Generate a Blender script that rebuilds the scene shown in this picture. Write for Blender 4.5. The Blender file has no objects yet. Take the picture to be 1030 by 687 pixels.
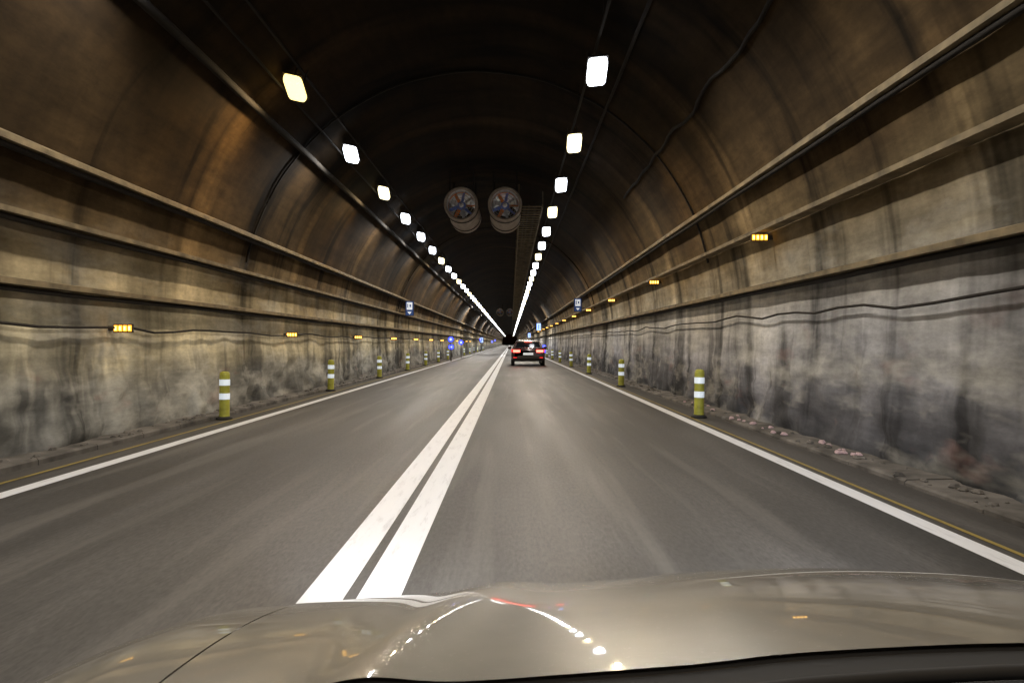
import bpy, math, random
from mathutils import Vector, noise, Matrix
random.seed(7)
S=bpy.context.scene
S.view_settings.view_transform='Standard'; S.view_settings.look='None'; S.view_settings.exposure=0
H=1.25; VX,VY,F=514.0,345.0,687.0
# ---------------------------------------------------------------- materials
def newmat(name):
    m=bpy.data.materials.new(name); m.use_nodes=True
    nt=m.node_tree; b=nt.nodes['Principled BSDF']
    return m,nt,b
def simple(name,col,rough=.5,metal=0,em=None,es=0,coat=0,var=0.0,vs=6):
    m,nt,b=newmat(name)
    b.inputs['Base Color'].default_value=(*col,1); b.inputs['Roughness'].default_value=rough
    b.inputs['Metallic'].default_value=metal
    if coat: b.inputs['Coat Weight'].default_value=coat; b.inputs['Coat Roughness'].default_value=.04
    if em:
        b.inputs['Emission Color'].default_value=(*em,1); b.inputs['Emission Strength'].default_value=es
        m.cycles.emission_sampling='NONE'
    if var:
        tc=nt.nodes.new('ShaderNodeTexCoord'); n=nt.nodes.new('ShaderNodeTexNoise'); n.inputs['Scale'].default_value=vs; n.inputs['Detail'].default_value=3
        nt.links.new(tc.outputs['Object'],n.inputs['Vector'])
        r=nt.nodes.new('ShaderNodeValToRGB'); r.color_ramp.elements[0].position=.3; r.color_ramp.elements[1].position=.7
        r.color_ramp.elements[0].color=(*[c*(1-var) for c in col],1); r.color_ramp.elements[1].color=(*[min(1,c*(1+var)) for c in col],1)
        nt.links.new(n.outputs['Fac'],r.inputs['Fac']); nt.links.new(r.outputs['Color'],b.inputs['Base Color'])
    return m
class NB:
    def __init__(s,nt): s.nt=nt
    def n(s,t,**k):
        x=s.nt.nodes.new(t)
        for a,v in k.items(): setattr(x,a,v)
        return x
    def l(s,a,b): s.nt.links.new(a,b)
    def pos(s):
        g=s.n('ShaderNodeNewGeometry'); return g.outputs['Position']
    def mapv(s,v,sc,loc=(0,0,0)):
        m=s.n('ShaderNodeMapping'); m.inputs['Scale'].default_value=sc; m.inputs['Location'].default_value=loc; s.l(v,m.inputs['Vector']); return m.outputs['Vector']
    def noise(s,v,scale=1,detail=4,rough=.55,dist=0):
        n=s.n('ShaderNodeTexNoise'); n.inputs['Scale'].default_value=scale; n.inputs['Detail'].default_value=detail; n.inputs['Roughness'].default_value=rough; n.inputs['Distortion'].default_value=dist
        s.l(v,n.inputs['Vector']); return n.outputs['Fac']
    def math(s,op,a,b=None,c=None,clamp=False):
        m=s.n('ShaderNodeMath',operation=op,use_clamp=clamp)
        for i,x in enumerate((a,b,c)):
            if x is None: continue
            if isinstance(x,(int,float)): m.inputs[i].default_value=x
            else: s.l(x,m.inputs[i])
        return m.outputs[0]
    def ramp(s,f,els,interp='LINEAR'):
        r=s.n('ShaderNodeValToRGB'); cr=r.color_ramp; cr.interpolation=interp
        while len(cr.elements)<len(els): cr.elements.new(.5)
        for e,(p,c) in zip(cr.elements,els):
            e.position=p; e.color=(*c,1) if isinstance(c,tuple) else (c,c,c,1)
        s.l(f,r.inputs['Fac']); return r.outputs['Color']
    def mix(s,f,a,b,bt='MIX'):
        m=s.n('ShaderNodeMix',data_type='RGBA',blend_type=bt)
        for i,x in ((0,f),(6,a),(7,b)):
            if isinstance(x,(int,float)): m.inputs[i].default_value=x
            elif isinstance(x,tuple): m.inputs[i].default_value=(*x,1)
            else: s.l(x,m.inputs[i])
        return m.outputs[2]
    def sep(s,v):
        x=s.n('ShaderNodeSeparateXYZ'); s.l(v,x.inputs[0]); return x.outputs

def tunnel_mat():
    m,nt,b=newmat('tunnel_concrete'); q=NB(nt); P=q.pos(); X,Y,Z=q.sep(P)[:]
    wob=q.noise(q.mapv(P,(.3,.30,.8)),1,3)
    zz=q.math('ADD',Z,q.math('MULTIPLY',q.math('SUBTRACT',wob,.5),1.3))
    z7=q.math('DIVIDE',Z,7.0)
    left=q.ramp(q.math('DIVIDE',zz,7.0),[(0,(.16,.16,.155)),(.07,(.29,.29,.27)),(.11,(.34,.33,.29)),(.16,(.60,.54,.38)),(.30,(.48,.39,.235)),(.38,(.21,.145,.070)),(.46,(.090,.056,.024)),(.62,(.050,.029,.011)),(.8,(.024,.014,.006)),(1,(.014,.009,.004))])  # vault stops: soot brown, darkened further to paint in the light falloff
    right=q.ramp(q.math('DIVIDE',zz,7.0),[(0,(.10,.105,.115)),(.07,(.17,.17,.19)),(.13,(.38,.38,.41)),(.22,(.60,.585,.57)),(.31,(.46,.40,.29)),(.40,(.23,.17,.09)),(.50,(.10,.064,.029)),(.64,(.055,.034,.014)),(.8,(.025,.015,.007)),(1,(.014,.009,.004))])  # lower stops carry windscreen reflection grey; vault stops mix soot with light falloff
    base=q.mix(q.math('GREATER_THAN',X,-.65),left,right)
    st=q.noise(q.mapv(P,(.3,1.1,.12)),1,4,.6,.3)
    base=q.mix(.9,base,q.ramp(st,[(.36,.16),(.46,.85),(.58,1.1),(.70,1.4)]),'MULTIPLY')
    st2=q.noise(q.mapv(P,(.2,.42,.10),(7,3,1)),1,2,.6)
    base=q.mix(.8,base,q.ramp(st2,[(.36,.35),(.55,1.0),(.75,1.35)]),'MULTIPLY')
    gr=q.noise(q.mapv(P,(2.4,.16,3.4)),1,4,.62)
    base=q.mix(.6,base,q.ramp(gr,[(.3,.5),(.5,1.0),(.7,1.4)]),'MULTIPLY')
    dr=q.noise(q.mapv(P,(.3,1.3,.24),(3,9,4)),1,4,.58,.3)
    lowm=q.ramp(z7,[(0,.9),(.10,1.0),(.20,.6),(.28,.0),(1,0.0)])
    dm=q.math('MULTIPLY',lowm,q.ramp(dr,[(.50,0.0),(.60,1.0)]))
    base=q.mix(q.math('MULTIPLY',dm,.74),base,(.05,.05,.052))
    ef=q.noise(q.mapv(P,(.8,.5,1.5),(13,2,8)),1,4,.66)
    wm=q.math('MULTIPLY',q.ramp(z7,[(0,.8),(.12,1.0),(.34,.45),(.42,.0)]),q.ramp(ef,[(.48,0.0),(.64,1.0)]))
    base=q.mix(q.math('MULTIPLY',wm,.5),base,(.62,.60,.54))
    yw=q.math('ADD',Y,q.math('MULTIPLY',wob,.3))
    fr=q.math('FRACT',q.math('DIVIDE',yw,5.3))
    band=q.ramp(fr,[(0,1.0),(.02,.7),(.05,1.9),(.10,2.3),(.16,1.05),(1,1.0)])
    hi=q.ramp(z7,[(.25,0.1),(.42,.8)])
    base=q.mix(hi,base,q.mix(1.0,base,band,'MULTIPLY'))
    fine=q.noise(q.mapv(P,(7,3.0,7)),1,4,.75)
    base=q.mix(.55,base,q.ramp(fine,[(.3,.5),(.7,1.4)]),'MULTIPLY')
    pk=q.noise(q.mapv(P,(1,.7,1.6),(21,5,3)),1,3,.7)
    base=q.mix(q.math('MULTIPLY',q.math('MULTIPLY',lowm,q.ramp(pk,[(.60,0.0),(.70,1.0)])),.25),base,(.36,.18,.15))
    q.l(base,b.inputs['Base Color']); b.inputs['Roughness'].default_value=.95; b.inputs['Specular IOR Level'].default_value=.15
    return m
def asphalt_mat():
    m,nt,b=newmat('asphalt'); q=NB(nt); P=q.pos(); X,Y,Z=q.sep(P)[:]
    n1=q.noise(q.mapv(P,(1,.05,1)),2.2,4,.6)
    n2=q.noise(q.mapv(P,(1,.25,1)),.7,3,.5)
    n3=q.noise(q.mapv(P,(1,.25,1)),45,2,.8)
    c=q.ramp(n1,[(.3,(.055,.053,.052)),(.7,(.098,.093,.090))])
    c=q.mix(.8,c,q.ramp(n2,[(.35,.6),(.65,1.3)]),'MULTIPLY')
    w=q.math('MULTIPLY',q.math('ADD',q.math('COSINE',q.math('MULTIPLY',q.math('SUBTRACT',X,-.66),3.59)),1),.5)
    c=q.mix(.6,c,q.ramp(w,[(0,1.2),(1,.72)]),'MULTIPLY')
    c=q.mix(.5,c,q.ramp(n3,[(.3,.4),(.7,1.5)]),'MULTIPLY')
    mg=q.math('ABSOLUTE',q.math('ADD',X,.65))
    v=q.n('ShaderNodeMapping'); v.inputs['Rotation'].default_value=(0,0,.35); v.inputs['Scale'].default_value=(3.0,.15,1); q.l(P,v.inputs['Vector'])
    sc=q.noise(v.outputs[0],1,4,.6)
    c=q.mix(q.ramp(sc,[(.52,0.0),(.68,.36)]),c,(.2,.19,.175))
    c=q.mix(q.ramp(q.math('DIVIDE',mg,5.0),[(.74,0.0),(.80,.5)]),c,(.045,.04,.035))
    q.l(c,b.inputs['Base Color'])
    q.l(q.ramp(n1,[(.3,.50),(.7,.66)]),b.inputs['Roughness']); b.inputs['Specular IOR Level'].default_value=.45
    return m
def paint_mat(name,col,wear=.25):
    m,nt,b=newmat(name); q=NB(nt); P=q.pos()
    n=q.noise(q.mapv(P,(6,.8,1)),2.5,4,.7)
    c=q.ramp(n,[(.25,tuple(x*(1-wear*1.5) for x in col)),(.45,col),(.8,tuple(min(.9,x*1.05) for x in col))])
    q.l(c,b.inputs['Base Color']); b.inputs['Roughness'].default_value=.5
    return m
M_t=tunnel_mat(); M_a=asphalt_mat()
M_w=paint_mat('white_road_paint',(.80,.82,.87),.2); M_y=paint_mat('yellow_road_paint',(.32,.24,.06),.6)
M_k=simple('kerb_concrete',(.12,.11,.10),.9,var=.6,vs=3)
M_g=simple('earth',(.08,.07,.05),.95,var=.3,vs=.5)
M_dark=simple('dark_sheath',(.016,.012,.008),.95,var=.3)
M_tray=simple('dusty_tray',(.20,.15,.08),.8,0,var=.45,vs=4)
M_steel=simple('steel',(.35,.34,.32),.4,.8,var=.2)
M_rubber=simple('rubber',(.02,.02,.02),.8)
# ---------------------------------------------------------------- mesh helpers
class MB:
    def __init__(s): s.v=[];s.f=[];s.m=[];s.sm=[]
    def add(s,vs,fs,mi=0,smooth=False,M=None):
        o=len(s.v)
        for p in vs:
            p=Vector(p); s.v.append(M@p if M else p)
        for f in fs: s.f.append([i+o for i in f]); s.m.append(mi); s.sm.append(smooth)
    def box(s,x0,x1,y0,y1,z0,z1,mi=0,M=None):
        s.add([(x0,y0,z0),(x1,y0,z0),(x1,y1,z0),(x0,y1,z0),(x0,y0,z1),(x1,y0,z1),(x1,y1,z1),(x0,y1,z1)],
          [(3,2,1,0),(4,5,6,7),(0,1,5,4),(1,2,6,5),(2,3,7,6),(3,0,4,7)],mi,False,M)
    def tube(s,pts,r,n=8,mi=0,cap=True,smooth=True):
        pts=[Vector(p) for p in pts]; vs=[];fs=[]
        for i,p in enumerate(pts):
            t=(pts[min(i+1,len(pts)-1)]-pts[max(i-1,0)]).normalized()
            up=Vector((0,0,1)) if abs(t.z)<.9 else Vector((1,0,0))
            a=t.cross(up).normalized(); bb=a.cross(t)
            rr=r[i] if isinstance(r,(list,tuple)) else r
            for k in range(n):
                an=2*math.pi*k/n; vs.append(p+a*math.cos(an)*rr+bb*math.sin(an)*rr)
        for i in range(len(pts)-1):
            for k in range(n):
                k2=(k+1)%n; fs.append((i*n+k,i*n+k2,(i+1)*n+k2,(i+1)*n+k))
        s.add(vs,fs,mi,smooth)
        if cap:
            s.add(vs[:n],[tuple(range(n))[::-1]],mi); s.add(vs[-n:],[tuple(range(n))],mi)
    def lathe(s,prof,n=24,mi=0,axis='z',c=(0,0,0),smooth=True,mis=None):
        vs=[];fs=[]
        for (r,h) in prof:
            for k in range(n):
                a=2*math.pi*k/n; x,y=r*math.cos(a),r*math.sin(a)
                vs.append((c[0]+x,c[1]+y,c[2]+h) if axis=='z' else ((c[0]+x,c[1]+h,c[2]+y) if axis=='y' else (c[0]+h,c[1]+x,c[2]+y)))
        for i in range(len(prof)-1):
            o=[(i*n+k,i*n+(k+1)%n,(i+1)*n+(k+1)%n,(i+1)*n+k) for k in range(n)]
            if mis: s.add(vs,o,mis[i],smooth)
            else: fs+=o
        if not mis: s.add(vs,fs,mi,smooth)
    def mesh(s,name,mats):
        me=bpy.data.meshes.new(name); me.from_pydata([tuple(p) for p in s.v],[],s.f)
        for m in mats: me.materials.append(m)
        for p,mi,sm in zip(me.polygons,s.m,s.sm): p.material_index=mi; p.use_smooth=sm
        me.update(); return me
    def obj(s,name,mats,parent=None,loc=None):
        o=bpy.data.objects.new(name,s.mesh(name,mats)); S.collection.objects.link(o)
        if parent: o.parent=parent
        if loc: o.location=loc
        return o
def empty(name,loc=(0,0,0)):
    e=bpy.data.objects.new(name,None); S.collection.objects.link(e); e.location=loc; return e
# ---------------------------------------------------------------- tunnel shell
XC=-.65; Y0,Y1=-16,420
prof=[]
for i in range(24):
    t=i/24; prof.append((-4.46-.09*t, -.05+1.95*t))
for i in range(65):
    a=math.pi*i/64; prof.append((-4.55*math.cos(a),1.9+4.6*math.sin(a)))
for i in range(24):
    t=1-(i+1)/24; prof.append((4.46+.09*t,-.05+1.95*t))
prof=[(x+XC,z) for x,z in prof]
ys=[]; y=Y0
while y<1: ys.append(y); y+=.5
while y<30: ys.append(y); y+=.10
while y<60: ys.append(y); y+=.3
while y<Y1: ys.append(y); y+=3
ys.append(Y1)
mb=MB(); vs=[];fs=[]; n=len(prof)
for y in ys:
    for i,(x,z) in enumerate(prof):
        nx,nz=(XC-x),(2.2-z) if z>1.9 else 0; L=math.hypot(nx,nz); nx/=L;nz/=L
        lw=max(0,1-z/1.5)
        if x<XC: lw*=1.3
        d=0
        if y<70:
            v=Vector((x*.8,y*1.1,z*1.6)); d=noise.fractal(v,.9,2.0,3)*(.09*lw+.012)
            if z<3.4: d+=noise.fractal(v*3.2,.8,2.0,3)*(.038*lw+.006)
        d-=.03
        vs.append((x+nx*d,y,z+nz*d))
for j in range(len(ys)-1):
    for i in range(n-1):
        fs.append((j*n+i,j*n+i+1,(j+1)*n+i+1,(j+1)*n+i))
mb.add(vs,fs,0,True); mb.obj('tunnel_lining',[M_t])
def hit(px,py,inset=.0):
    dx,dz=px-VX,VY-py
    best=None
    for (x0,z0),(x1,z1) in zip(prof[:-1],prof[1:]):
        ex,ez=x1-x0,z1-z0; den=dx*ez-dz*ex
        if abs(den)<1e-9: continue
        t=(x0*ez-(z0-H)*ex)/den; u=(x0*dz-(z0-H)*dx)/den
        if t>0 and -1e-6<=u<=1+1e-6: best=(t*dx,H+t*dz,ex,ez)
    x,z,ex,ez=best; L=math.hypot(ex,ez); nx,nz=ez/L,-ex/L
    if nx*(XC-x)+nz*(2-z)<0: nx,nz=-nx,-nz
    return x+nx*inset,z+nz*inset,nx,nz
# ---------------------------------------------------------------- ground, road, kerbs, marks
def strip(name,x0,x1,z,mat,y0=Y0,y1=Y1):
    mb=MB()
    mb.add([(x0,y0,z),(x1,y0,z),(x1,y1,z),(x0,y1,z)],[(0,1,2,3)]); return mb.obj(name,[mat])
strip('ground',-1500,1500,-.03,M_g,-1500,2500)
strip('road',-5.3,4.0,0,M_a,Y0,Y1+300)
for nm,a,b in (('centre_line_marking',-.74*H,.17*H),('centre_line_marking',-.52*H,.17*H),('edge_line_marking',2.27*H,.125*H),('edge_line_marking',-3.34*H,.13*H)):
    strip(nm,a-b/2,a+b/2,.004,M_w)
strip('yellow_edge_line_marking',2.99,3.03,.004,M_y); strip('yellow_edge_line_marking',-4.56,-4.51,.004,M_y)
def kerb(x0,x1,h):
    mb=MB(); r=.02; sg=1 if x0>0 else -1
    pts=[(x0,-.01),(x0,h-r),(x0+r*sg,h),(x1,h+.01),(x1,-.01)]
    y=Y0
    while y<300:
        L=1.0 if y<60 else 20
        o=random.uniform(-.006,.006); vs=[(x,y+.006,z+o) for x,z in pts]+[(x,y+L-.006,z+o) for x,z in pts]
        k=len(pts); mb.add(vs,[(i,i+1,k+i+1,k+i) for i in range(k-1)]+[tuple(range(k))[::-1],tuple(range(k,2*k))]); y+=L
    return mb.obj('kerb',[M_k])
kerb(3.46,4.0,.05); kerb(-4.84,-5.4,.07)
mb=MB()
for i in range(620):
    side=random.random()<.55
    y=random.uniform(2,60)
    x=(random.uniform(3.5,3.76) if side else -random.uniform(4.88,5.07)); z=.05 if side else .07
    r=random.uniform(.012,.05)
    vs=[];k=6
    for zz,rr in ((-.4,.7),(.2,1),(.7,.55)):
        for a in range(k):
            q_=2*math.pi*a/k; j=random.uniform(.75,1.2); vs.append((x+math.cos(q_)*r*rr*j,y+math.sin(q_)*r*rr*j*1.4,z+zz*r))
    mb.add(vs,[(a,(a+1)%k,k+(a+1)%k,k+a) for a in range(k)]+[(k+a,k+(a+1)%k,2*k+(a+1)%k,2*k+a) for a in range(k)]+[tuple(range(2*k,3*k))],1 if (side and 7<y<14 and random.random()<.6) else 0)
mb.obj('rubble',[M_k,simple('pale_pink_debris',(.5,.36,.38),.8)])
# ---------------------------------------------------------------- cables and trays on the walls
M_dc=simple('dusty_conduit',(.20,.15,.08),.8,var=.4,vs=3)
def tray(px,py,w=.16,ncab=3,bundle=True):
    x,z,nx,nz=hit(px,py,.03)
    sx=1 if nx>0 else -1
    mb=MB(); yy=[Y0+i*1.5 for i in range(int((150-Y0)/1.5))]
    a,b=sorted((x-sx*.05,x+sx*w))
    mb.box(a,b,Y0,Y1,z-.012,z,0)
    l0,l1=sorted((x+sx*(w-.006),x+sx*w)); mb.box(l0,l1,Y0,Y1,z+.001,z+.045,0)
    if bundle: mb.tube([(x+sx*w*.35,y,z-.05+.008*math.sin(y*1.3)) for y in yy],.032,6,1)
    for k in range(ncab):
        cx=x+sx*(.03+ (w-.06)*k/max(1,ncab-1)); r=random.uniform(.016,.026)
        ph=random.uniform(0,9)
        mb.tube([(cx+.008*math.sin(y*.9+ph),y,z+r+.008*abs(math.sin(y*.5+ph))+ (.02 if k==1 else 0)) for y in yy]+[(cx,Y1,z+r)],r,6,1+(k%2))
    mb.obj('cable_tray',[M_tray,M_dark,M_dc])
def cable(px,py,r=.02,amp=.03,mat=None,y0=Y0,y1=200,inset=.06,name='wall_cable',step=.6,freq=1.0):
    x,z,nx,nz=hit(px,py,inset); tx,tz=-nz,nx
    mb=MB(); pts=[];y=y0;s=random.uniform(0,50)
    while y<y1:
        d=noise.fractal(Vector((s,y*.55*freq,0)),1,2,2)*amp
        pts.append((x+tx*d,y,z+tz*d)); y+=step
    mb.tube(pts,r,6); mb.obj(name,[mat or M_dark])
tray(0,140,.11,2); tray(0,213,.14,3); tray(0,285,.16,3)
cable(0,326,.018,.07)
tray(1030,5,.11,2); tray(1030,120,.13,3,False); tray(1030,236,.14,3)
cable(1030,292,.016,.09)
cable(140,0,.06,.02,inset=.03); cable(205,0,.022,.01,M_dark)
cable(655,0,.03,.01,inset=.05); 
cable(781,0,.030,.08,y0=2,y1=17,inset=.0,name='sealed_joint',step=.12,freq=1.6); 
for y in (13.2,31):
    mb=MB(); pts=[]
    for i in range(28,len(prof)-28):
        x,z=prof[i]; pts.append((x,y+.01*math.sin(i),z))
    mb.tube(pts,.02,6); mb.obj('arched_conduit',[M_dark])
# ---------------------------------------------------------------- tunnel lights
def lens(name,col,st): return simple(name,(.8,.8,.8),.4,em=col,es=st)
L_w=lens('cool_white_lens',(.86,.92,1.0),9.0); L_y=lens('warm_lens',(1.0,.72,.24),3.0); L_wy=lens('neutral_lens',(1.0,.86,.48),4.0)
M_h=simple('lamp_housing',(.03,.024,.018),.8)
def lampmesh(name,lm):
    mb=MB(); w,l=.15,.27
    mb.add([(-w,-l,0),(w,-l,0),(w,l,0),(-w,l,0),(-w,-l,.03),(w,-l,.03),(w,l,.03),(-w,l,.03),(-w*.7,-l*.8,.07),(w*.7,-l*.8,.07),(w*.7,l*.8,.07),(-w*.7,l*.8,.07)],
       [(0,1,5,4),(1,2,6,5),(2,3,7,6),(3,0,4,7),(4,5,9,8),(5,6,10,9),(6,7,11,10),(7,4,8,11),(8,9,10,11),(3,2,1,0)],0)
    rings=[(1.0,-.002),(1.0,-.05),(.95,-.08),(.86,-.10)]
    vs=[];N=28
    for s_,z in rings:
        for k in range(N):
            a=2*math.pi*(k+.5)/N; ca,sa=math.cos(a),math.sin(a); e=.3
            vs.append((w*.93*s_*math.copysign(abs(ca)**e,ca),l*.95*s_*math.copysign(abs(sa)**e,sa),z))
    fs=[(r*N+(k+1)%N,r*N+k,(r+1)*N+k,(r+1)*N+(k+1)%N) for r in range(3) for k in range(N)]+[tuple(range(3*N,4*N))[::-1]]
    mb.add(vs,fs,1,True)
    for sx in (-.6,.6):
        mb.box(sx*w-.008,sx*w+.008,-.01,.01,.065,.34,0)
    return mb.mesh(name,[M_h,lm])
LM={'w':lampmesh('tunnel_light_cool',L_w),'y':lampmesh('tunnel_light_warm',L_y),'m':lampmesh('tunnel_light_neutral',L_wy)}
P0=225
def row(xr,seq,y0,dy,tilt):
    hh=4.0; x=xr*hh; z=H+hh
    for k in range(-5,105):
        y=y0+dy*k
        if y>400: break
        t=seq[k] if 0<=k<len(seq) else ('w' if k%3 else 'm')
        o=bpy.data.objects.new('tunnel_light',LM[t]); S.collection.objects.link(o); o.location=(x,y,z); o.rotation_euler=(math.radians(-20),tilt,0)
        g=1 if k<14 else 6
        if k<14 or (k-16)%6==0:
            ld=bpy.data.lights.new('lamp','SPOT'); ld.energy=P0*g*(.85 if t!='w' else 1.0); ld.spot_size=math.radians(164); ld.spot_blend=.5; ld.shadow_soft_size=.05
            ld.color=(1,.94,.85) if t=='w' else (1,.72,.38)
            lo=bpy.data.objects.new('lamp',ld); S.collection.objects.link(lo); lo.parent=o; lo.location=(0,0,-.17); lo.rotation_euler=(math.radians(12),-tilt*.6,0)
    mb=MB(); mb.box(x-.02,x+.02,Y0,400,z+.345,z+.38); 
    yy=Y0
    while yy<100:
        mb.box(x-.008,x+.008,yy,yy+.016,z+.381,z+1.0 if abs(x-XC)<2.3 else z+.62); yy+=3.6
    mb.obj('lamp_carrier_rail',[M_dark])
row(-.84,'ywmwwwmw',10.65,3.72,.22)
row(.314,'wmwmwwmw',10.0,3.58,-.1)
# ---------------------------------------------------------------- jet fans
M_f1=simple('fan_galvanised',(.80,.78,.76),.35,.2,var=.15); M_f2=simple('fan_orange_reflection',(.85,.28,.06),.45,var=.2); M_f3=simple('fan_blue_reflection',(.2,.3,.75),.4)  # orange and blue are lamp reflections put into the fan colours
M_fd=simple('fan_casing',(.34,.28,.22),.6,0,var=.3); M_fm=simple('silencer_perforated_dark',(.05,.04,.035),.7)
def fan(x,y,z,R=.48):
    e=empty('jet_fan',(x,y,z))
    mb=MB()
    mb.lathe([(R*.80,.15),(R*.84,.02),(R*.93,-.03),(R,0),(R,.1),(R*.97,.15),(R*.97,2.1),(R,2.15),(R,2.25),(R*.82,2.22),(R*.80,.42),(R*.80,.25),(R*.80,.15)],40,axis='y',mis=[1,0,0,0,0,0,0,0,0,1,2,1]); mb.obj('casing',[M_fd,M_f1,M_f2],e)
    mb=MB()
    mb.lathe([(.001,.18),(R*.14,.2),(R*.26,.3),(R*.3,.45),(R*.3,1.2),(.001,1.25)],24,axis='y',mis=[0,1,0,0,0]); mb.obj('hub',[M_f1,M_f3],e)
    mb=MB()
    for k in range(9):
        a=2*math.pi*k/9; vs=[]
        for r in (R*.28,R*.5,R*.78):
            tw=.9-.5*(r/R)
            for s_ in (-1,1):
                c=.08*s_; ang=a+math.sin(tw)*c/r*.9
                vs.append((r*math.cos(ang),.30+math.cos(tw)*c,r*math.sin(ang)))
        mb.add(vs,[(0,1,3,2),(2,3,5,4)],k%3,True)
    mb.obj('blades',[M_f2,M_f1,M_f3],e)
    mb=MB()
    for rr in (.35,.55,.72): mb.lathe([(R*rr-.006,.0),(R*rr,-.006),(R*rr+.006,.0),(R*rr,.006),(R*rr-.006,0)],32,axis='y')
    for k in range(4):
        a=math.pi*k/4+.4; mb.tube([(-R*.86*math.cos(a),0.0,-R*.86*math.sin(a)),(R*.86*math.cos(a),0.0,R*.86*math.sin(a))],.005,5)
    mb.obj('guard',[M_steel],e)
    mb=MB()
    for yy in (.35,1.8):
        for sx in (-1,1):
            mb.box(sx*R*.7-.02,sx*R*.7+.02,yy-.03,yy+.03,R*.6,R+.55)
        mb.lathe([(R*1.0,yy-.04),(R*1.03,yy-.04),(R*1.03,yy+.04),(R*1.0,yy+.04)],32,axis='y')
    mb.obj('hangers',[M_dark],e)
for x in (-1.47,-.18):
    for y in (20,90): fan(x,y,H+140/687*20,.5)
# ---------------------------------------------------------------- ceiling ladder tray
mb=MB()
for x in (.28,1.02): mb.box(x-.02,x+.02,22,330,5.62,5.72)
y=22
while y<130: mb.box(.26,1.04,y,y+.05,5.63,5.66,0); y+=.45
for cx,r in ((.45,.035),(.58,.03),(.8,.04)): mb.tube([(cx,22+i*4,5.70+.01*math.sin(i)) for i in range(75)],r,6,1)
y=22.3
while y<130:
    mb.box(.25,.27,y,y+.03,5.721,6.45); mb.box(1.03,1.05,y,y+.03,5.721,6.3); y+=3
mb.obj('ladder_cable_tray',[M_tray,M_dark])
# ---------------------------------------------------------------- amber wall marker lamps
A_l=simple('amber_led',(.6,.3,.02),.4,em=(1,.40,.03),es=2.2); A_c=simple('amber_led_core',(.6,.4,.1),.4,em=(1,.72,.2),es=4)
mb=MB(); mb.box(.0,.25,.03,.055,-.055,.055,0)
for k in range(4):
    c=.035+.06*k
    mb.box(c-.021,c+.021,.016,.029,-.04,.04,1); mb.box(c-.011,c+.011,.008,.0155,-.026,.026,2)
mb.box(-.12,.0,.02,.08,-.03,.03,0)
mk=mb.mesh('amber_marker',[M_h,A_l,A_c])
for k in range(-1,12):
    y=10+7.4*k; o=bpy.data.objects.new('amber_wall_light',mk); S.collection.objects.link(o); o.location=(3.78,y,2.80); o.scale=(-1,1,1)
    y=8.8+6.8*k; o=bpy.data.objects.new('amber_wall_light',mk); S.collection.objects.link(o); o.location=(-5.14,y,1.44)
# ---------------------------------------------------------------- delineator posts
M_py=simple('yellow_plastic',(.42,.42,.06),.5,var=.3,vs=8); M_pr=simple('reflective_band',(.8,.85,.9),.3,em=(.75,.88,1),es=.45,var=.15)  # bands glow faintly, standing in for headlamp light thrown back
mb=MB()
mb.lathe([(.001,0),(.13,0),(.13,.025),(.10,.04),(.085,.05)],24,mi=2)
mb.lathe([(.085,.05),(.082,.09),(.08,.33),(.083,.33),(.083,.43),(.08,.43),(.08,.56),(.083,.56),(.083,.66),(.08,.66),(.08,.74),(.07,.775),(.04,.79),(.001,.79)],24,
   mis=[0,0,0,1,0,0,0,1,0,0,0,0,0])
pm=mb.mesh('delineator_post',[M_py,M_pr,M_rubber])
def post(x,y):
    o=bpy.data.objects.new('delineator_post',pm); S.collection.objects.link(o); o.location=(x,y,.002); o.rotation_euler=(random.uniform(-.03,.03),random.uniform(-.03,.03),0); o.scale=(1,1,random.uniform(.95,1.03))
for k in range(-1,14): post(3.15,11.45+8.1*k)
for k in range(-1,7): post(-4.70,11.2+6.6*k)
for k in range(0,6): post(-4.66,68+9*k)
# ---------------------------------------------------------------- signs
M_sb=simple('sign_blue',(.03,.07,.22),.4,em=(.05,.12,.4),es=.2); M_sw=simple('sign_white',(.8,.8,.8),.4,em=(.9,.95,1),es=.6)
def sign(x,y,z,sx):
    mb=MB(); mb.box(-.2,.2,-.05,.05,-.35,.35,0); mb.box(-.18,.18,-.056,-.0505,-.33,.33,1)
    mb.box(-.13,.13,-.061,-.0565,-.06,.28,2); mb.box(-.10,-.06,-.066,-.0615,.02,.22,1) ; mb.box(.0,.07,-.066,-.0615,.06,.18,1)
    mb.add([(-.1,-.061,-.16),(.1,-.061,-.16),(0,-.061,-.28)],[(0,2,1)],2)
    a,b=sorted((-sx*.2,-sx*.5)); mb.box(a,b,-.02,.02,.15,.19,0); mb.box(a,b,-.02,.02,-.19,-.15,0)
    mb.obj('emergency_phone_sign',[M_h,M_sb,M_sw]).location=(x,y,z)
sign(-4.75,32,2.87,1); sign(3.42,35,3.2,-1)
M_bl=simple('blue_led',(.02,.05,.5),.4,em=(.05,.07,1.0),es=3.5); M_bc=simple('blue_led_core',(.1,.1,.5),.4,em=(.3,.35,1.0),es=4); M_bw=simple('lit_panel',(.7,.8,.9),.4,em=(.30,.45,1),es=2.2)
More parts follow.
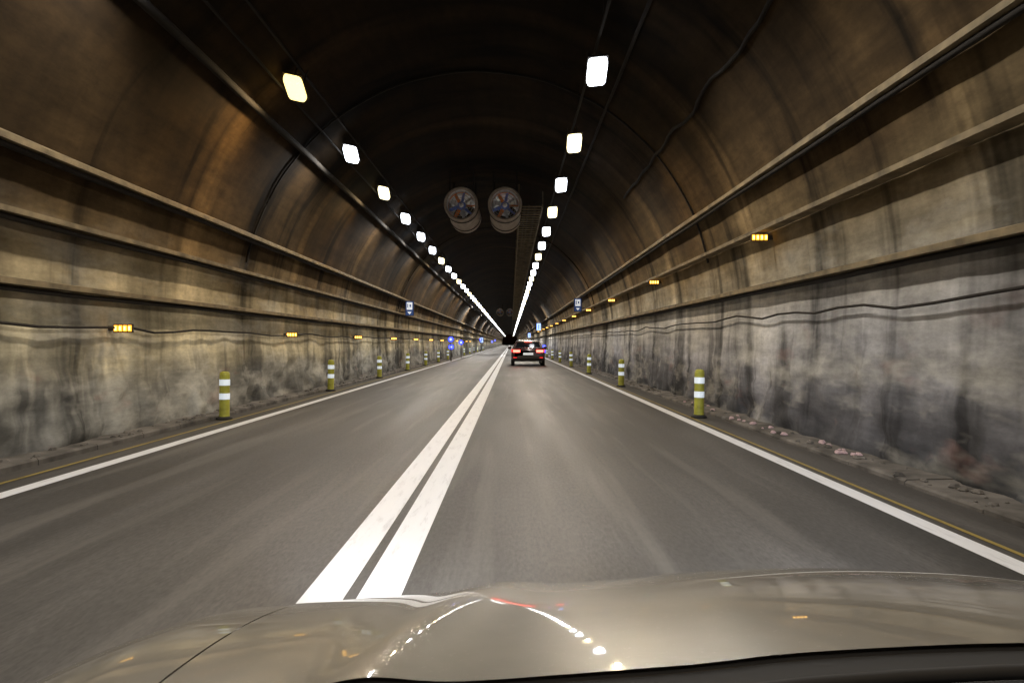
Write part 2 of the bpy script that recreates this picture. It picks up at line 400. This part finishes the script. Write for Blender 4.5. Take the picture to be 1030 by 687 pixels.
def blue(x,y,z,kind):
    mb=MB()
    if kind==0:
        mb.lathe([(.001,-.08),(.07,-.08),(.16,-.075),(.18,-.02),(.18,.03),(.001,.03)],20,mi=1,axis='y',mis=[2,1,1,1,1]); mb.lathe([(.185,-.04),(.21,-.05),(.21,.06),(.001,.06)],20,mi=0,axis='y'); mb.tube([(0,.09,-.15),(0,.09,-z)],.03,8,0)
        mb.obj('blue_beacon',[M_h,M_bl,M_bc]).location=(x,y,z)
    else:
        mb.box(-.25,.25,0,.08,-.4,.4,0); mb.box(-.22,.22,-.012,-.001,-.37,.37,1); mb.box(-.05,.05,-.02,-.013,-.25,.25,2); mb.box(-.9 if x<0 else .25,-.25 if x<0 else .9,.02,.06,-.03,.03,0)
        mb.obj('lit_exit_sign',[M_h,M_bw,M_bl]).location=(x,y,z)
blue(-4.15,47,1.50,0); blue(-4.15,47.3,.98,0); blue(-4.1,56,1.3,0); blue(-4.0,90,1.7,0); blue(-4.5,104,1.7,1); blue(3.0,74,3.0,1); blue(3.0,62,.9,0); blue(3.0,62.2,.5,0); blue(3.2,120,2.6,1); blue(-3.9,140,1.5,0); blue(-4.0,170,1.9,0)
# ---------------------------------------------------------------- car ahead
def lead_car(x,y):
    e=empty('hatchback_car',(x,y,0))
    M_p=simple('dark_red_car_paint',(.040,.012,.012),.3,.3,coat=1); M_gl=simple('car_glass',(.01,.012,.015),.05); M_rl=simple('tail_lamp',(.4,.01,.01),.3,em=(1,.09,.06),es=8); M_rd=simple('tail_lamp_dim',(.3,.01,.01),.3,em=(1,.03,.02),es=1.3)
    M_bp=simple('bumper_plastic',(.03,.03,.03),.6)
    st=[(0,.76,.42,.84),(.03,.86,.34,.93),(.14,.905,.28,.98),(.5,.925,.25,1.0),(1.2,.935,.22,.97),(2.4,.935,.22,.94),(3.1,.92,.22,.90),(3.8,.88,.24,.80),(4.15,.80,.3,.72),(4.25,.68,.38,.64)]
    mb=MB(); vs=[];fs=[]
    ring=[(-.80,0),(-.96,.10),(-1,.35),(-1,.62),(-.985,.85),(-.93,1.0),(0,1.03),(.93,1.0),(.985,.85),(1,.62),(1,.35),(.96,.10),(.80,0)]
    for (yy,w,zb,zt) in st:
        for (u,t) in ring: vs.append((u*w,yy,zb+(zt-zb)*t))
    k=len(ring)
    for j in range(len(st)-1):
        for i in range(k): fs.append((j*k+i,j*k+(i+1)%k,(j+1)*k+(i+1)%k,(j+1)*k+i))
    fs+= [tuple(range(k)),tuple(range((len(st)-1)*k,len(st)*k))[::-1]]
    mb.add(vs,fs,0,True); mb.obj('body',[M_p],e)
    mb=MB(); pr=[(.16,.98,.82),(.62,1.30,.66),(.85,1.37,.62),(1.6,1.41,.61),(2.2,1.36,.60),(3.0,.93,.80)]
    L=[(-w,yy,z) for yy,z,w in pr]; R=[(w,yy,z) for yy,z,w in pr]; nn=len(pr); mb.add(L+R,[(i,nn+i,nn+i+1,i+1) for i in range(nn-1)],0,True)
    for sgn in (-1,1):
        top=[(sgn*w,yy,z) for yy,z,w in pr]; bot=[(sgn*.88,yy,.935) for yy,z,w in pr]
        mb.add(top+bot,[(i,i+1,nn+i+1,nn+i) for i in range(nn-1)],1)
    mb.add([(-.68,.20,1.015),(.68,.20,1.015),(.58,.585,1.285),(-.58,.585,1.285)],[(0,1,2,3)],1)
    mb.add([(-.68,2.88,1.0),(.68,2.88,1.0),(.56,2.25,1.345),(-.56,2.25,1.345)],[(0,1,2,3)],1)
    mb.box(-.60,.60,.56,.64,1.315,1.345,0); mb.box(-.2,.2,.548,.559,1.322,1.34,2)
    mb.obj('cabin',[M_p,M_gl,M_rl],e)
    mb=MB()
    for sgn in (-1,1):
        vs=[(sgn*.88,.10,.92),(sgn*.46,.005,.90),(sgn*.44,-.012,.77),(sgn*.60,-.012,.72),(sgn*.885,.07,.72),(sgn*.925,.38,.88),(sgn*.92,.32,.78)]
        mb.add(vs,[(0,1,2,3,4) if sgn>0 else (4,3,2,1,0),(0,4,6,5)],0)
        mb.box(*sorted((sgn*.44,sgn*.82)),-.025,.02,.75,.88,1)
        mb.box(*sorted((sgn*.62,sgn*.8)),-.06,.03,.44,.48,2)
    mb.obj('tail_lamps',[M_rd,M_rl,M_rd],e)
    mb=MB(); mb.box(-.27,.27,-.03,.0,.60,.72,0); mb.obj('number_plate',[simple('plate_white',(.75,.75,.72),.4,em=(.9,.95,1),es=.45)],e)  # plate has its own faint glow in place of plate-lamp light
    mb=MB(); vs=[]; 
    for z,o in ((.28,.02),(.32,-.05),(.48,-.07),(.55,-.04)):
        for u in (-.88,-.8,-.5,0,.5,.8,.88): vs.append((u,o+.12*(abs(u)/.88)**4+.02,z))
    mb.add(vs,[(r*7+c,r*7+c+1,(r+1)*7+c+1,(r+1)*7+c) for r in range(3) for c in range(6)],0,True); mb.obj('bumper',[M_bp],e)
    mb=MB()
    for yy in (.85,3.35):
        for sgn in (-1,1):
            mb.lathe([(.001,-.0),(.19,0),(.21,.01),(.30,.0),(.325,.03),(.325,.17),(.30,.2),(.001,.2)],28,axis='x',c=(sgn*.93-(.2 if sgn>0 else 0),yy,.325),mis=[1,1,0,0,0,0,0])
    mb.obj('wheels',[M_rubber,M_steel],e)
    mb=MB()
    for sgn in (-1,1): mb.lathe([(.001,-.10),(.06,-.09),(.085,0),(.06,.08),(.001,.1)],12,axis='x',c=(sgn*1.02,2.2,.98))
    mb.obj('door_mirrors',[M_p],e)
lead_car(.93,37)
# ---------------------------------------------------------------- own car (bonnet seen over the dashboard)
own=empty('car',(0,0,0))
K=.8
def hoodz(X,Y):
    Sx=Y-.75; t=abs(X-.62)
    g=.080*(math.sqrt(t*t+.05)-.2236)
    if t>1.16: g+=1.3*(t-1.16)**2
    D=.350+.05*Sx+.2*Sx*Sx+g
    if Sx>.85: D+=1.2*(Sx-.85)**2
    c=.80-.22*Sx; D-=.014*math.exp(-((t-c)/.07)**2)
    c=.36-.10*Sx; D-=.006*(1/(1+math.exp((t-c)/.025)))
    return D
def sheet(x0,x1,y0f,y1,nx,ny,name,mat,off=0):
    mb=MB(); vs=[]
    for j in range(ny+1):
        for i in range(nx+1):
            X=x0+(x1-x0)*i/nx; a=y0f(X); Y=a+(y1(X)-a)*j/ny
            vs.append((X*K,Y*K,H-hoodz(X,Y)*K-off))
    mb.add(vs,[(j*(nx+1)+i,j*(nx+1)+i+1,(j+1)*(nx+1)+i+1,(j+1)*(nx+1)+i) for j in range(ny) for i in range(nx)],0,True)
    return mb.obj(name,[mat],own)
mp,nt,b=newmat('champagne_paint'); q=NB(nt); P=q.pos()
du=q.noise(P,5,4,.6); sp=q.noise(P,160,3,.7)
c=q.mix(.5,(.25,.24,.215),q.ramp(du,[(.3,(.19,.18,.16)),(.7,(.32,.305,.27))]))
c=q.mix(q.ramp(sp,[(.62,0.0),(.72,.3)]),c,(.44,.42,.37))
q.l(c,b.inputs['Base Color']); b.inputs['Metallic'].default_value=.4; b.inputs['Roughness'].default_value=.36
b.inputs['Coat Weight'].default_value=1; b.inputs['Coat IOR'].default_value=1.75; q.l(q.ramp(du,[(.3,.01),(.8,.06)]),b.inputs['Coat Roughness'])
front=lambda X:2.05-.28*((X-.62)/1.2)**2
sheet(-.44,1.68,lambda X:.79,front,120,90,'bonnet',mp)
sheet(-.85,-.444,lambda X:.60,front,50,90,'wing_left',mp); sheet(1.684,2.09,lambda X:.60,front,50,90,'wing_right',mp)
M_blk=simple('black_cowl',(.006,.006,.007),.8)
sheet(-.9,2.1,lambda X:.3,lambda X:.787,60,10,'cowl',M_blk,.006)
M_in=simple('shut_line',(.08,.07,.06),.8)
sheet(-.45,1.69,lambda X:.78,lambda X:1.9,30,30,'bonnet_inner',M_in,.008)
mb=MB(); 
mb.tube([(X*K,.70*K,H-hoodz(X,.70)*K+.002+.004*math.sin(X*3)) for X in [.0+.1*i for i in range(15)]],.006,6); mb.obj('wiper',[M_blk],own)
mb=MB(); vs=[]
Xs=[-.85+2.94*i/24 for i in range(25)]
for X in Xs:
    Y=front(X); z=H-hoodz(X,Y)*K; vs+= [(X*K,Y*K,z),(X*K,Y*K+.06,z-.15),(X*K,Y*K+.04,.25)]
mb.add(vs,[(i*3+r,i*3+r+1,(i+1)*3+r+1,(i+1)*3+r) for i in range(24) for r in range(2)],0,True); mb.obj('front_bumper',[mp],own)
for X in (-.55,1.8):
    ld=bpy.data.lights.new('headlamp','SPOT'); ld.energy=320; ld.spot_size=math.radians(70); ld.spot_blend=.8; ld.shadow_soft_size=.06; ld.color=(.92,.95,1)
    lo=bpy.data.objects.new('headlamp',ld); S.collection.objects.link(lo); lo.parent=own; lo.location=(X*K,1.95,.66); lo.rotation_euler=(math.radians(86),0,0)
# ---------------------------------------------------------------- world
w=bpy.data.worlds.new('World'); S.world=w; w.use_nodes=True
nt=w.node_tree; sk=nt.nodes.new('ShaderNodeTexSky'); sk.sky_type='NISHITA'; sk.sun_disc=False; sk.sun_elevation=math.radians(1); sk.sun_rotation=math.radians(180)
nt.links.new(sk.outputs[0],nt.nodes['Background'].inputs[0]); nt.nodes['Background'].inputs[1].default_value=.005
# ---------------------------------------------------------------- camera
cd=bpy.data.cameras.new('camera'); cd.lens=24; cd.sensor_width=36; cd.clip_start=.02; cd.clip_end=5000
co=bpy.data.objects.new('camera',cd); S.collection.objects.link(co); co.location=(0,0,H); co.rotation_euler=(math.radians(90+.13),0,math.radians(-.08))
S.camera=co
